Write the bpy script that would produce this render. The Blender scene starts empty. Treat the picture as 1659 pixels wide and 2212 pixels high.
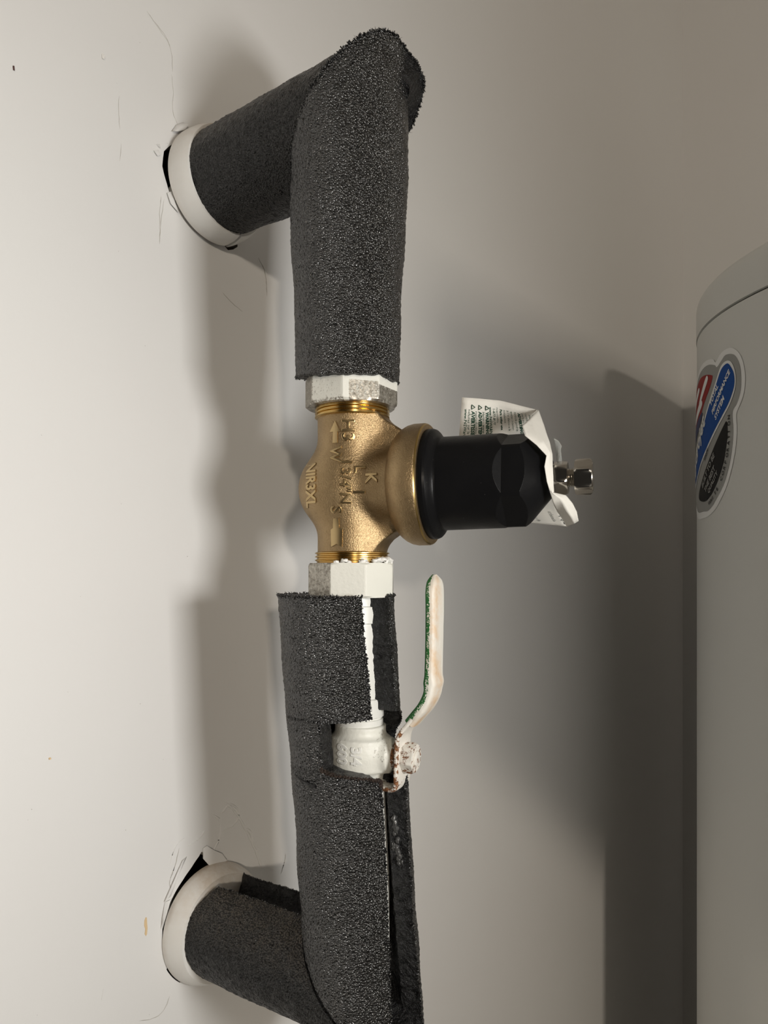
import bpy, bmesh, math, random
import numpy as np
from mathutils import Vector, noise
from mathutils.bvhtree import BVHTree

C = bpy.context.scene.collection
S = bpy.context.scene
random.seed(5)
PI = math.pi
rad = math.radians
Z0 = 1.15                      # height of the valve line above the floor

# ------------------------------------------------------------------ camera
AZ = rad(51.7)
cd = bpy.data.cameras.new('camera')
cam = bpy.data.objects.new('camera', cd)
C.objects.link(cam)
cam.location = (-.2786, -.3443, Z0)
cam.rotation_euler = (rad(90), 0, -AZ)
cd.sensor_fit = 'VERTICAL'
cd.sensor_height = 36
cd.lens = 27.03
cd.shift_y = 126 / 2212
cd.clip_start = .01
S.camera = cam

# ------------------------------------------------------------------ world, lamps, exposure
w = bpy.data.worlds.new('world')
S.world = w
w.use_nodes = True
w.node_tree.nodes['Background'].inputs[0].default_value = (1, .9, .78, 1)
w.node_tree.nodes['Background'].inputs[1].default_value = .006


def area(name, loc, target, sx, sy, power, col):
    l = bpy.data.lights.new(name, 'AREA')
    l.shape = 'RECTANGLE'
    l.size, l.size_y, l.energy, l.color = sx, sy, power, col
    o = bpy.data.objects.new(name, l)
    C.objects.link(o)
    o.location = loc
    o.rotation_euler = (Vector(target) - Vector(loc)).to_track_quat('-Z', 'Y').to_euler()
    return o


area('work_lamp', (-.11, -.60, Z0), (-.42, 0, Z0), .14, .08, 1.88, (1, .985, .95)).data.spread = rad(155)
area('window_light', (.25, -.90, Z0 + .02), (.25, 0, Z0), 1.14, .16, .54, (1, .91, .80))
area('hall_lamp', (-3.0, -3.55, Z0 + .60), (.1, 0, Z0), .18, .18, 43.0, (1, .88, .73))
area('doorway_light', (-1.3, -1.5, Z0 + .5), (0, 0, Z0), 1.0, 1.4, .15, (1, .88, .70))

S.view_settings.view_transform = 'Standard'
S.view_settings.look = 'None'
S.view_settings.gamma = 1
S.view_settings.use_curve_mapping = False
S.view_settings.exposure = .15


# ------------------------------------------------------------------ materials
def mat(name, col=(.8, .8, .8), rough=.5, metal=0, spec=.5):
    m = bpy.data.materials.new(name)
    m.use_nodes = True
    p = m.node_tree.nodes['Principled BSDF']
    p.inputs['Base Color'].default_value = (*col, 1)
    p.inputs['Roughness'].default_value = rough
    p.inputs['Metallic'].default_value = metal
    p.inputs['Specular IOR Level'].default_value = spec
    return m


class NT:
    """small helper to wire nodes"""
    def __init__(s, m):
        s.t = m.node_tree
        s.p = s.t.nodes['Principled BSDF']
        s.tc = s.t.nodes.new('ShaderNodeTexCoord')

    def n(s, kind, **kw):
        q = s.t.nodes.new('ShaderNode' + kind)
        for k, v in kw.items():
            if k in q.inputs:
                q.inputs[k].default_value = v
            else:
                setattr(q, k, v)
        return q

    def l(s, a, b):
        s.t.links.new(a, b)

    def noise(s, scale, detail=3, rough=.55):
        q = s.n('TexNoise', Scale=scale, Detail=detail, Roughness=rough)
        s.l(s.tc.outputs['Object'], q.inputs['Vector'])
        return q.outputs['Fac']

    def voro(s, scale, feature='F1', smooth=None):
        q = s.n('TexVoronoi', Scale=scale)
        q.feature = feature
        s.l(s.tc.outputs['Object'], q.inputs['Vector'])
        return q

    def ramp(s, fac, *stops):
        q = s.n('ValToRGB')
        e = q.color_ramp.elements
        while len(e) < len(stops):
            e.new(.5)
        for i, (p, c) in enumerate(stops):
            e[i].position = p
            e[i].color = (*c, 1) if isinstance(c, tuple) else (c, c, c, 1)
        s.l(fac, q.inputs[0])
        return q.outputs[0]

    def mix(s, fac, a, b):
        q = s.n('MixRGB')
        for i, x in enumerate((fac, a, b)):
            if isinstance(x, (int, float)):
                q.inputs[i].default_value = x if i == 0 else (x, x, x, 1)
            elif isinstance(x, tuple):
                q.inputs[i].default_value = (*x, 1)
            else:
                s.l(x, q.inputs[i])
        return q.outputs[0]

    def math(s, op, a, b=0., clamp=False):
        q = s.n('Math')
        q.operation = op
        q.use_clamp = clamp
        for i, x in enumerate((a, b)):
            if isinstance(x, (int, float)):
                q.inputs[i].default_value = x
            else:
                s.l(x, q.inputs[i])
        return q.outputs[0]

    def attr(s, name):
        q = s.n('Attribute')
        q.attribute_name = name
        return q.outputs['Fac']

    def bump(s, h, strength, dist, prev=None):
        q = s.n('Bump', Strength=strength, Distance=dist)
        s.l(h, q.inputs['Height'])
        if prev is not None:
            s.l(prev, q.inputs['Normal'])
        return q.outputs[0]

    def out(s, **kw):
        for k, v in kw.items():
            k = k.replace('_', ' ')
            if isinstance(v, (int, float)):
                s.p.inputs[k].default_value = v
            else:
                s.l(v, s.p.inputs[k])


def m_wall():
    m = mat('painted_drywall', (.8, .79, .76), .62, spec=.3)
    t = NT(m)
    c = t.ramp(t.noise(3.2, 4), (.35, (.79, .79, .78)), (.65, (.78, .77, .76)))
    t.out(Base_Color=c)
    b = t.bump(t.noise(260, 3), .12, .0006)
    b = t.bump(t.noise(24, 3), .1, .004, b)
    t.out(Normal=b)
    return m


def m_foam(name, dust=0., gloss=1.):
    m = mat(name, (.05, .05, .05), .5)
    t = NT(m)
    v = t.voro(1100)
    n1 = t.noise(420, 4, .7)
    n2 = t.noise(60, 4, .6)
    base = t.ramp(n1, (.30, (.009, .009, .0093)), (.60, (.036, .036, .0365)), (.80, (.075, .075, .075)))
    dark = t.ramp(n2, (.35, .6), (.7, 1.15))
    q = t.n('MixRGB', blend_type='MULTIPLY')
    q.inputs[0].default_value = 1
    t.l(base, q.inputs[1])
    t.l(dark, q.inputs[2])
    col = q.outputs[0]
    if dust:
        g = t.n('NewGeometry')
        sx = t.n('SeparateXYZ')
        t.l(g.outputs['Normal'], sx.inputs[0])
        up = t.ramp(sx.outputs['Z'], (.1, 0.), (.95, 1.))
        f = t.math('MULTIPLY', t.math('MULTIPLY', up, t.ramp(t.noise(150, 4, .7), (.3, .15), (.7, 1.))), dust)
        col = t.mix(f, col, (.2, .165, .125))
    t.out(Base_Color=col)
    t.out(Roughness=t.ramp(t.noise(300, 2), (.35, .16 / gloss), (.7, .34 / gloss)))
    t.p.inputs['Specular IOR Level'].default_value = 1. if gloss == 1. else .4
    t.p.inputs['IOR'].default_value = 1.58 if gloss == 1. else 1.5
    t.p.inputs['Coat Weight'].default_value = 0
    t.p.inputs['Coat Roughness'].default_value = .16
    # beads: rounded bubbles with tight dark joints
    d1 = t.math('SUBTRACT', 1., t.math('MULTIPLY', t.math('POWER', v.outputs['Distance'], 2.), 1.6))
    b = t.bump(t.noise(230, 3, .6), .3, .002)
    b = t.bump(d1, 1., .00055, b)
    b = t.bump(t.noise(1900, 2), .35, .0004, b)
    joint = t.ramp(v.outputs['Distance'], (.35, 1.), (.62, .25))
    q2 = t.n('MixRGB', blend_type='MULTIPLY')
    q2.inputs[0].default_value = 1
    t.l(col, q2.inputs[1])
    t.l(joint, q2.inputs[2])
    t.out(Base_Color=q2.outputs[0])
    t.out(Normal=b)
    return m


def m_cut():
    m = mat('foam_cut_face', (.01, .01, .01), .5)
    t = NT(m)
    n1 = t.noise(230, 5, .65)
    t.out(Base_Color=t.ramp(n1, (.35, (.003, .003, .0035)), (.7, (.020, .020, .021))))
    b = t.bump(n1, 1., .0055)
    b = t.bump(t.noise(900, 3), .6, .001, b)
    t.out(Normal=b, Roughness=.3)
    return m


def m_brass():
    m = mat('cast_bronze', (.5, .33, .14), .4, 1)
    t = NT(m)
    n1 = t.noise(1300, 3, .6)
    n2 = t.noise(70, 4, .6)
    c = t.ramp(n2, (.3, (.31, .218, .116)), (.7, (.44, .318, .175)))
    c = t.mix(t.ramp(n1, (.55, 0.), (.8, .6)), c, (.26, .175, .09))
    t.out(Base_Color=c, Roughness=t.ramp(n1, (.3, .34), (.7, .5)))
    b = t.bump(n1, .5, .00045)
    b = t.bump(t.noise(2600, 2), .3, .0002, b)
    t.out(Normal=b)
    return m


def m_black():
    m = mat('black_plastic', (.002, .002, .0022), .42, spec=.12)
    t = NT(m)
    t.out(Roughness=t.ramp(t.noise(60, 4), (.3, .3), (.7, .46)))
    sp = t.ramp(t.voro(420).outputs['Distance'], (.02, 1.), (.06, 0.))
    sel = t.ramp(t.noise(130, 3), (.56, 0.), (.62, 1.))
    t.out(Base_Color=t.mix(t.math('MULTIPLY', sp, sel), (.006, .006, .0065), (.12, .12, .11)))
    t.out(Normal=t.bump(t.noise(700, 3), .12, .0004))
    return m


def m_painted_metal():
    """paint attribute: 1 = white paint, 0 = bare speckled metal, about .5 = thin overspray"""
    m = mat('paint_splashed_metal', (.7, .7, .7), .4)
    t = NT(m)
    a = t.attr('paint')
    n = t.noise(950, 4, .75)
    f = t.math('ADD', a, t.math('MULTIPLY', t.math('SUBTRACT', n, .5), 2.4))
    f = t.ramp(f, (.38, 0.), (.58, 1.))
    bare = t.ramp(t.noise(600, 3, .7), (.35, (.22, .20, .165)), (.65, (.55, .52, .46)))
    t.out(Base_Color=t.mix(f, bare, (.76, .755, .69)))
    t.out(Metallic=t.math('MULTIPLY', t.math('SUBTRACT', 1., f), .75))
    t.out(Roughness=t.mix(f, .36, .45))
    b = t.bump(t.noise(500, 3), .35, .0005)
    b = t.bump(f, .4, .0002, b)
    t.out(Normal=b)
    return m


def m_rusty():
    """rust attribute: 0 white paint .. 1 rust"""
    m = mat('rusty_white_paint', (.75, .72, .66), .45)
    t = NT(m)
    a = t.attr('rust')
    n = t.noise(420, 4, .7)
    f = t.ramp(t.math('ADD', a, t.math('MULTIPLY', t.math('SUBTRACT', n, .5), 2.2)), (.45, 0.), (.6, 1.))
    rc = t.ramp(t.noise(800, 3, .7), (.35, (.075, .028, .012)), (.65, (.30, .125, .045)))
    t.out(Base_Color=t.mix(f, (.77, .74, .68), rc), Roughness=t.mix(f, .42, .8))
    t.out(Normal=t.bump(t.noise(600, 3), .5, .0006))
    return m


def m_lever():
    """green attribute 1 = bare green vinyl, 0 = white overspray; peach attribute = yellowed stain"""
    m = mat('green_vinyl_under_white_overspray', (.8, .8, .75), .5)
    t = NT(m)
    n = t.noise(1300, 3, .7)
    f = t.ramp(t.math('ADD', t.attr('green'), t.math('MULTIPLY', t.math('SUBTRACT', n, .5), 2.2)), (.46, 0.), (.54, 1.))
    pe = t.math('MULTIPLY', t.attr('peach'), t.ramp(t.noise(110, 4, .7), (.35, .15), (.65, 1.)))
    w_ = t.mix(pe, (.80, .775, .71), (.72, .50, .30))
    t.out(Base_Color=t.mix(f, w_, (.012, .13, .022)), Roughness=.5)
    t.out(Normal=t.bump(t.noise(330, 4), .45, .0008))
    return m


def m_plate():
    m = mat('yellowed_white_plastic', (.85, .84, .8), .35)
    t = NT(m)
    a = t.attr('dirt')
    n = t.noise(70, 5, .7)
    f = t.math('MULTIPLY', a, t.ramp(n, (.3, .2), (.7, 1.)), True)
    t.out(Base_Color=t.mix(f, (.83, .825, .80), (.56, .46, .36)), Roughness=.38)
    t.out(Normal=t.bump(t.noise(120, 3), .15, .0008))
    return m


M = {}
M['wall'] = m_wall()
M['foam'] = m_foam('black_foam_insulation')
M['foam_dusty'] = m_foam('dusty_black_foam_insulation', .6, .6)
M['cut'] = m_cut()
M['brass'] = m_brass()
M['bright_brass'] = mat('machined_brass', (.60, .42, .16), .22, 1)
M['worn_brass'] = mat('worn_bronze_edges', (.52, .385, .20), .3, 1)
M['black'] = m_black()
M['splash'] = m_painted_metal()
M['rusty'] = m_rusty()
M['lever'] = m_lever()
M['plate'] = m_plate()
M['steel'] = mat('zinc_plated_steel', (.56, .53, .48), .22, 1)
M['white'] = mat('white_pipe_paint', (.77, .77, .73), .38)
t = NT(M['white'])
t.out(Normal=t.bump(t.noise(300, 3), .3, .0006))
M['caulk'] = mat('white_putty', (.82, .81, .78), .55)
M['paper'] = mat('tag_paper', (.80, .775, .71), .7, spec=.2)
t = NT(M['paper'])
t.out(Normal=t.bump(t.noise(160, 4), .3, .0012))
M['green_ink'] = mat('dark_green_ink', (.045, .10, .07), .7, spec=.1)
M['grey_ink'] = mat('grey_ink', (.13, .14, .13), .7, spec=.1)
M['clear'] = mat('clear_plastic', (.85, .87, .85), .12)
M['clear'].node_tree.nodes['Principled BSDF'].inputs['Transmission Weight'].default_value = .8
M['tank'] = mat('grey_enamel', (.76, .76, .72), .42)
t = NT(M['tank'])
t.out(Normal=t.bump(t.noise(90, 2), .05, .001))
M['seam'] = mat('dark_gap', (.02, .017, .012), .7)
M['st_white'] = mat('sticker_white', (.92, .92, .9), .45, spec=.2)
M['st_grey'] = mat('sticker_grey', (.38, .38, .36), .45, spec=.2)
M['st_blue'] = mat('sticker_blue', (.008, .075, .32), .45, spec=.2)
M['st_black'] = mat('sticker_black', (.012, .012, .012), .45, spec=.2)
M['st_red'] = mat('sticker_red', (.33, .022, .02), .45, spec=.2)
M['st_navy'] = mat('sticker_navy', (.06, .07, .16), .45, spec=.2)
M['hole'] = mat('dark_brown_wood', (.16, .075, .035), .85)
M['gypsum'] = mat('torn_gypsum', (.62, .58, .52), .9)
M['floor'] = mat('concrete', (.3, .29, .27), .8)
t = NT(M['floor'])
t.out(Base_Color=t.ramp(t.noise(4, 6), (.3, (.22, .21, .2)), (.7, (.36, .35, .33))))
M['ceil'] = mat('white_ceiling', (.75, .73, .7), .8)
M['orange'] = mat('orange_smear', (.74, .55, .32), .7)
M['brown_fuzz'] = mat('brown_dusty_foam', (.038, .025, .019), .9)
M['mark'] = mat('dark_mark', (.10, .05, .045), .7)
M['crack'] = mat('paint_crack_shadow', (.52, .50, .47), .8)


# ------------------------------------------------------------------ mesh helpers
def V(*a):
    return np.array(a, float)


def thing(name, label, cat, base, group=None):
    o = bpy.data.objects.new(name, None)
    o.empty_display_size = .02
    C.objects.link(o)
    o.location = base
    o['label'] = label
    o['category'] = cat
    if group:
        o['group'] = group
    return o


def wloc(o):
    p = Vector(o.location)
    while o.parent:
        o = o.parent
        p = p + Vector(o.location)
    return np.array(p)


def mesh(name, verts, faces, m, parent=None, smooth=30, attrs=None, label=None, origin=None):
    """verts in world coordinates; smooth = auto smooth angle (0 flat)"""
    verts = np.asarray(verts, float)
    if origin is None:
        org = wloc(parent) if parent is not None else np.array([(verts[:, 0].min() + verts[:, 0].max()) / 2, (verts[:, 1].min() + verts[:, 1].max()) / 2, verts[:, 2].min()])
    else:
        org = np.asarray(origin, float)
    me = bpy.data.meshes.new(name)
    me.from_pydata((verts - org).tolist(), [], [tuple(int(i) for i in f) for f in faces])
    me.materials.append(m)
    if attrs:
        for k, v in attrs.items():
            a = me.attributes.new(k, 'FLOAT', 'POINT')
            a.data.foreach_set('value', np.asarray(v, np.float32))
    bm = bmesh.new()
    bm.from_mesh(me)
    bmesh.ops.recalc_face_normals(bm, faces=bm.faces)
    if smooth:
        for f in bm.faces:
            f.smooth = True
        if smooth < 180:
            for e in bm.edges:
                if len(e.link_faces) == 2 and e.calc_face_angle(0) > rad(smooth):
                    e.smooth = False
    bm.to_mesh(me)
    bm.free()
    o = bpy.data.objects.new(name, me)
    C.objects.link(o)
    if parent is not None:
        o.parent = parent
        o.location = org - wloc(parent)
    else:
        o.location = org
    if label:
        o['label'] = label
    return o


def tag(o, label, cat, group=None):
    o['label'] = label
    o['category'] = cat
    if group:
        o['group'] = group
    return o


def gridfaces(nu, nv, cu=False, cv=False, off=0):
    f = []
    for i in range(nu if cu else nu - 1):
        for j in range(nv if cv else nv - 1):
            a = i * nv + j
            b = ((i + 1) % nu) * nv + j
            c_ = ((i + 1) % nu) * nv + (j + 1) % nv
            d_ = i * nv + (j + 1) % nv
            f.append((a + off, b + off, c_ + off, d_ + off))
    return f


def frame(axis, ref=None):
    """two unit vectors perpendicular to the axis"""
    a = axis / np.linalg.norm(axis)
    if ref is None:
        ref = V(0, 0, 1) if abs(a[2]) < .9 else V(1, 0, 0)
    u = ref - a * (ref @ a)
    u /= np.linalg.norm(u)
    return u, np.cross(a, u)


def lathe(prof, O, axis, n=64, ref=None, rf=None, cap=True):
    """prof: list of (s along the axis, radius); rf(s, r, theta) may reshape"""
    a = axis / np.linalg.norm(axis)
    u, v = frame(axis, ref)
    th = np.arange(n) * 2 * PI / n
    vs = []
    for s, r in prof:
        for x in th:
            q = rf(s, r, x) if rf else r
            vs.append(O + a * s + q * (math.cos(x) * u + math.sin(x) * v))
    f = gridfaces(len(prof), n, False, True)
    if cap:
        k = len(vs)
        vs += [O + a * prof[0][0], O + a * prof[-1][0]]
        m_ = (len(prof) - 1) * n
        for j in range(n):
            f.append((k, (j + 1) % n, j))
            f.append((k + 1, m_ + j, m_ + (j + 1) % n))
    return np.array(vs), f


def merge(*parts):
    vs, fs, k = [], [], 0
    for v_, f_ in parts:
        vs.append(np.asarray(v_))
        fs += [tuple(i + k for i in f) for f in f_]
        k += len(v_)
    return np.vstack(vs), fs


def box(c_, u, v_, w_):
    """oriented box from centre and three half vectors"""
    P = [c_ + i * u + j * v_ + k * w_ for i in (-1, 1) for j in (-1, 1) for k in (-1, 1)]
    return np.array(P), [(0, 1, 3, 2), (4, 6, 7, 5), (0, 4, 5, 1), (2, 3, 7, 6), (0, 2, 6, 4), (1, 5, 7, 3)]


def tube(pts, r, n=8):
    pts = [np.asarray(p, float) for p in pts]
    vs = []
    for i, p in enumerate(pts):
        d_ = pts[min(i + 1, len(pts) - 1)] - pts[max(i - 1, 0)]
        u, v_ = frame(d_)
        q = r[i] if hasattr(r, '__len__') else r
        for k in range(n):
            x = 2 * PI * k / n
            vs.append(p + q * (math.cos(x) * u + math.sin(x) * v_))
    f = gridfaces(len(pts), n, False, True)
    f += [tuple(range(n)), tuple(range((len(pts) - 1) * n, len(pts) * n))]
    return np.array(vs), f


def smin(a, b, k):
    h = np.clip(.5 + .5 * (b - a) / k, 0, 1)
    return b * (1 - h) + a * h - k * h * (1 - h)


def surface_nets(fn, lo, hi, h):
    ax = [np.arange(lo[i], hi[i] + h, h) for i in range(3)]
    X, Y, Z = np.meshgrid(*ax, indexing='ij')
    F = fn(X, Y, Z)
    ins = F < 0
    n = [s - 1 for s in F.shape]
    cnt = np.zeros(n)
    acc = np.zeros(n + [3])
    sl = lambda o: tuple(slice(o[i], o[i] + n[i]) for i in range(3))
    for axi in range(3):
        for p in (0, 1):
            for q in (0, 1):
                o0 = [0, 0, 0]
                oth = [i for i in range(3) if i != axi]
                o0[oth[0]], o0[oth[1]] = p, q
                o1 = list(o0)
                o1[axi] = 1
                A, B = F[sl(o0)], F[sl(o1)]
                cr = (A < 0) != (B < 0)
                t_ = np.where(cr, A / np.where(A == B, 1, A - B), 0)
                cnt += cr
                for i in range(3):
                    acc[..., i] += cr * (t_ if i == axi else o0[i])
    act = cnt > 0
    idx = -np.ones(n, int)
    idx[act] = np.arange(act.sum())
    ijk = np.argwhere(act)
    vs = (ijk + acc[act] / cnt[act][:, None]) * h + np.array([a[0] for a in ax])
    faces = []
    for axi in range(3):
        o1 = [0, 0, 0]
        o1[axi] = 1
        a, b = [i for i in range(3) if i != axi]
        full = tuple(slice(0, F.shape[i] - o1[i]) for i in range(3))
        nxt = tuple(slice(o1[i], F.shape[i]) for i in range(3))
        for e in np.argwhere(ins[full] != ins[nxt]):
            if e[a] == 0 or e[b] == 0 or e[a] >= n[a] or e[b] >= n[b]:
                continue
            q = []
            for da, db in ((0, 0), (-1, 0), (-1, -1), (0, -1)):
                g = e.copy()
                g[a] += da
                g[b] += db
                q.append(idx[tuple(g)])
            if min(q) >= 0:
                faces.append(tuple(q))
    return vs, faces


_TXT = {}


def text_mesh(s, size, extrude=0., bevel=0., res=3, bold=0., shear=0.):
    cu = bpy.data.curves.new('lettering', 'FONT')
    cu.body = s
    cu.size = size
    cu.extrude = extrude
    cu.bevel_depth = bevel
    cu.bevel_resolution = 1
    cu.resolution_u = res
    cu.offset = bold
    cu.shear = shear
    o = bpy.data.objects.new('lettering', cu)
    C.objects.link(o)
    bpy.context.view_layer.update()
    me = bpy.data.meshes.new_from_object(o.evaluated_get(bpy.context.evaluated_depsgraph_get()))
    v_ = np.array([x.co[:] for x in me.vertices]).reshape(-1, 3)
    f = [tuple(p.vertices) for p in me.polygons]
    bpy.data.objects.remove(o)
    bpy.data.curves.remove(cu)
    bpy.data.meshes.remove(me)
    return v_, f


def poly_mesh(pts2, maxlen):
    """flat polygon triangulated and split until its edges are short; returns (n,2), faces"""
    bm = bmesh.new()
    vs = [bm.verts.new((x, y, 0)) for x, y in pts2]
    bm.faces.new(vs)
    bmesh.ops.triangulate(bm, faces=bm.faces[:])
    for _ in range(6):
        e = [x for x in bm.edges if x.calc_length() > maxlen]
        if not e:
            break
        bmesh.ops.subdivide_edges(bm, edges=e, cuts=1)
        bmesh.ops.triangulate(bm, faces=[f for f in bm.faces if len(f.verts) > 3])
    bm.verts.index_update()
    v_ = np.array([x.co[:] for x in bm.verts])[:, :2]
    f = [tuple(x.index for x in g.verts) for g in bm.faces]
    bm.free()
    return v_, f


def closed_spline(pts, k=6):
    """Catmull-Rom through a closed outline"""
    p = [np.array(q, float) for q in pts]
    n = len(p)
    r = []
    for i in range(n):
        a, b, c_, d_ = p[i - 1], p[i], p[(i + 1) % n], p[(i + 2) % n]
        for j in range(k):
            t_ = j / k
            r.append(.5 * (2 * b + (c_ - a) * t_ + (2 * a - 5 * b + 4 * c_ - d_) * t_ ** 2 + (3 * b - a - 3 * c_ + d_) * t_ ** 3))
    return r


def sstep(a, b, x):
    t_ = min(max((x - a) / (b - a), 0), 1)
    return t_ * t_ * (3 - 2 * t_)


UP = V(0, 0, 1)
PIPE = V(0, -.105, Z0)                        # axis of the vertical run
RT = V(.6516, -.7586, 0)                      # horizontal, along the line of the wall turned 49 degrees
CV = V(-.7586, -.6516, 0)                     # horizontal, at right angles to RT


# ------------------------------------------------------------------ the room
def fillet_wall():
    """drywall with two ragged pipe holes, built as a filled outline"""
    bm = bmesh.new()
    loops = []
    x0, x1, z0, z1 = -1.3, .8434, 0, 2.4
    outer = [(x0, z0), (x1, z0), (x1, z1), (x0, z1)]
    up = []
    for i in range(48):
        a = 2 * PI * i / 48
        r = .0272 + .0007 * math.sin(5 * a) + random.uniform(-.0004, .0004)
        if 146 < math.degrees(a) < 216:
            r += .0049 * math.sin((math.degrees(a) - 146) / 70 * PI) ** .6
        if 285 < math.degrees(a) < 312:
            r += .0045
        up.append((.0002 + r * math.cos(a), Z0 + .2139 + r * math.sin(a)))
    lo = []
    tri = [(118, .043), (121, .0435), (124, .041), (130, .0378), (138, .036), (148, .0344), (160, .0337), (175, .0333)]
    for i in range(120):
        a = 360 * i / 120
        r = .0285 + random.uniform(-.0004, .0004)
        if 68 <= a <= 184:
            r = float(np.interp(a, [68, 76, 84, 92, 96, 99, 102, 112, 124, 137, 150, 165, 184], [.0305, .0325, .0337, .0362, .0395, .0414, .0396, .0364, .0346, .0338, .0334, .0331, .0315]))
        if 205 < a < 232:
            r = .0332
        lo.append((.0002 + r * math.cos(rad(a)), Z0 - .1972 + r * math.sin(rad(a))))
    edges = []
    for L in (outer, up, lo):
        vs = [bm.verts.new((x, 0, z)) for x, z in L]
        loops.append(vs)
        for i in range(len(vs)):
            edges.append(bm.edges.new((vs[i - 1], vs[i])))
    bmesh.ops.triangle_fill(bm, edges=edges, use_beauty=True)
    me = bpy.data.meshes.new('wall_left')
    bm.to_mesh(me)
    bm.free()
    me.materials.append(M['wall'])
    o = bpy.data.objects.new('wall_left', me)
    C.objects.link(o)
    o['kind'] = 'structure'
    for L, nm in ((up, 'hole_edge'), (lo, 'hole_edge')):
        n = len(L)
        vs = [(x, 0, z) for x, z in L] + [(x, .013, z) for x, z in L]
        fs = [(i, (i + 1) % n, n + (i + 1) % n, n + i) for i in range(n)]
        mesh(nm, vs, fs, M['gypsum'], o, 0)
    v_, f = box(V(-.2, .06, Z0), V(.9, 0, 0), V(0, .012, 0), V(0, 0, .5))
    mesh('backing_board', v_, f, M['hole'], o, 0)
    return o


wall = fillet_wall()


def struct(name, c_, hx, hy, hz, m):
    v_, f = box(V(*c_), V(hx, 0, 0), V(0, hy, 0), V(0, 0, hz))
    o = mesh(name, v_, f, m, smooth=0)
    o['kind'] = 'structure'
    return o


struct('wall_right', (.8834, -1.2, 1.2), .04, 1.3, 1.2, M['wall'])
# unseen panel, added behind the camera: it shades the right part of the wall from the hall lamp
pts = [(-.674, .0915), (.84, -.912), (.84, .33), (-.674, .33)]
vs = [(x, -.970, Z0 + z) for x, z in pts] + [(x, -1.0, Z0 + z) for x, z in pts]
o = mesh('shade_panel', vs, [(0, 1, 2, 3), (7, 6, 5, 4)] + [(i, (i + 1) % 4, 4 + (i + 1) % 4, 4 + i) for i in range(4)], M['wall'], smooth=0)
o['kind'] = 'structure'
struct('floor', (-.2, -1.25, -.03), 1.2, 1.35, .03, M['floor'])
struct('ceiling', (-.2, -1.25, 2.43), 1.2, 1.35, .03, M['ceil'])


# paint flaws on the wall: cracks, ridges, flakes and marks
def crack(pts, r=.00022, name='paint_crack', m=None):
    P = []
    pts = [np.array(p) for p in pts]
    if len(pts) > 2:
        Q = [2 * pts[0] - pts[1]] + pts + [2 * pts[-1] - pts[-2]]
        pts = [.5 * (2 * b + (c_ - a) * t_ + (2 * a - 5 * b + 4 * c_ - d_) * t_ ** 2 + (3 * b - a - 3 * c_ + d_) * t_ ** 3)
               for a, b, c_, d_ in zip(Q, Q[1:], Q[2:], Q[3:]) for t_ in (0, .25, .5, .75)] + [pts[-1]]
    for i in range(len(pts) - 1):
        n = max(1, int(np.linalg.norm(pts[i + 1] - pts[i]) / .0035))
        for k in range(n):
            q = pts[i] + (pts[i + 1] - pts[i]) * k / n
            P.append((q[0] + random.uniform(-.0002, .0002), -.00005, Z0 + q[1] + random.uniform(-.0002, .0002)))
    P.append((pts[-1][0], -.00005, Z0 + pts[-1][1]))
    rr = [r * random.uniform(.5, 1.2) for _ in P]
    rr[0] = rr[-1] = r * .2
    v_, f = tube(P, rr, 5)
    return mesh(name, v_, f, m or M['crack'], wall, 60)


def flake(pts, lift=.0012, name='paint_flake', m=None, th=.0004):
    """small lifted flap of paint: outline in (x, z), lift grows with the order of the points"""
    n = len(pts)
    a = [(x, -.0002 - lift * (.2 + .8 * abs(math.sin(PI * i / n))), Z0 + z) for i, (x, z) in enumerate(pts)]
    b = [(x, y + th, z) for x, y, z in a]
    c_ = np.mean(np.array(a), 0) + V(0, -lift * .6, 0)
    vs = a + b + [tuple(c_)]
    f = [(i, (i + 1) % n, 2 * n) for i in range(n)] + [(i, (i + 1) % n, n + (i + 1) % n, n + i) for i in range(n)]
    return mesh(name, vs, f, m or M['wall'], wall, 50)


crack([(-.0415, .2905), (-.034, .2852), (-.0285, .2815), (-.026, .2755), (-.0255, .267)], .0002)
crack([(-.037, .288), (-.0295, .2835), (-.027, .279)], .00016)
crack([(-.0262, .2655), (-.025, .256), (-.0255, .246), (-.0215, .2395)], .00018)
crack([(-.0578, .2385), (-.0578, .229), (-.0572, .222)], .00017)
crack([(-.0565, .215), (-.0573, .206)], .0002)
crack([(-.0328, .1975), (-.0337, .188), (-.0335, .179), (-.0337, .172)], .0002)
crack([(-.031, .197), (-.0328, .184), (-.0335, .1735)], .0002)
crack([(.036, .187), (.0405, .1815), (.0425, .174), (.043, .166)], .00032)
crack([(.0408, .1815), (.0438, .180)], .00026)
crack([(.0085, .1585), (.016, .1545), (.0235, .1515)], .00022)
crack([(-.021, -.150), (-.024, -.159), (-.0272, -.166), (-.0265, -.1705)], .0003)
crack([(-.004, -.145), (-.007, -.148), (-.0115, -.1495), (-.0155, -.1505)], .0005, 'paint_ridge', M['wall'])
crack([(.002, -.1375), (.0065, -.1425), (.0065, -.151), (.003, -.157), (-.002, -.162)], .0008, 'paint_ridge', M['wall'])
crack([(.011, -.133), (.0175, -.140), (.0235, -.1485), (.029, -.158), (.0335, -.167), (.0385, -.1785)], .0009, 'paint_ridge', M['wall'])
crack([(.008, -.1385), (.014, -.1345), (.021, -.141), (.0175, -.147), (.0085, -.149)], .0007, 'paint_ridge', M['wall'])
crack([(.026, -.152), (.030, -.156), (.0315, -.164)], .0011, 'paint_ridge', M['wall'])
crack([(-.0175, -.1455), (-.0235, -.1485), (-.0275, -.158)], .0003, 'paint_ridge', M['wall'])
crack([(-.0275, -.2275), (-.0315, -.2335), (-.038, -.2345), (-.046, -.232)], .0002)
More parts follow.
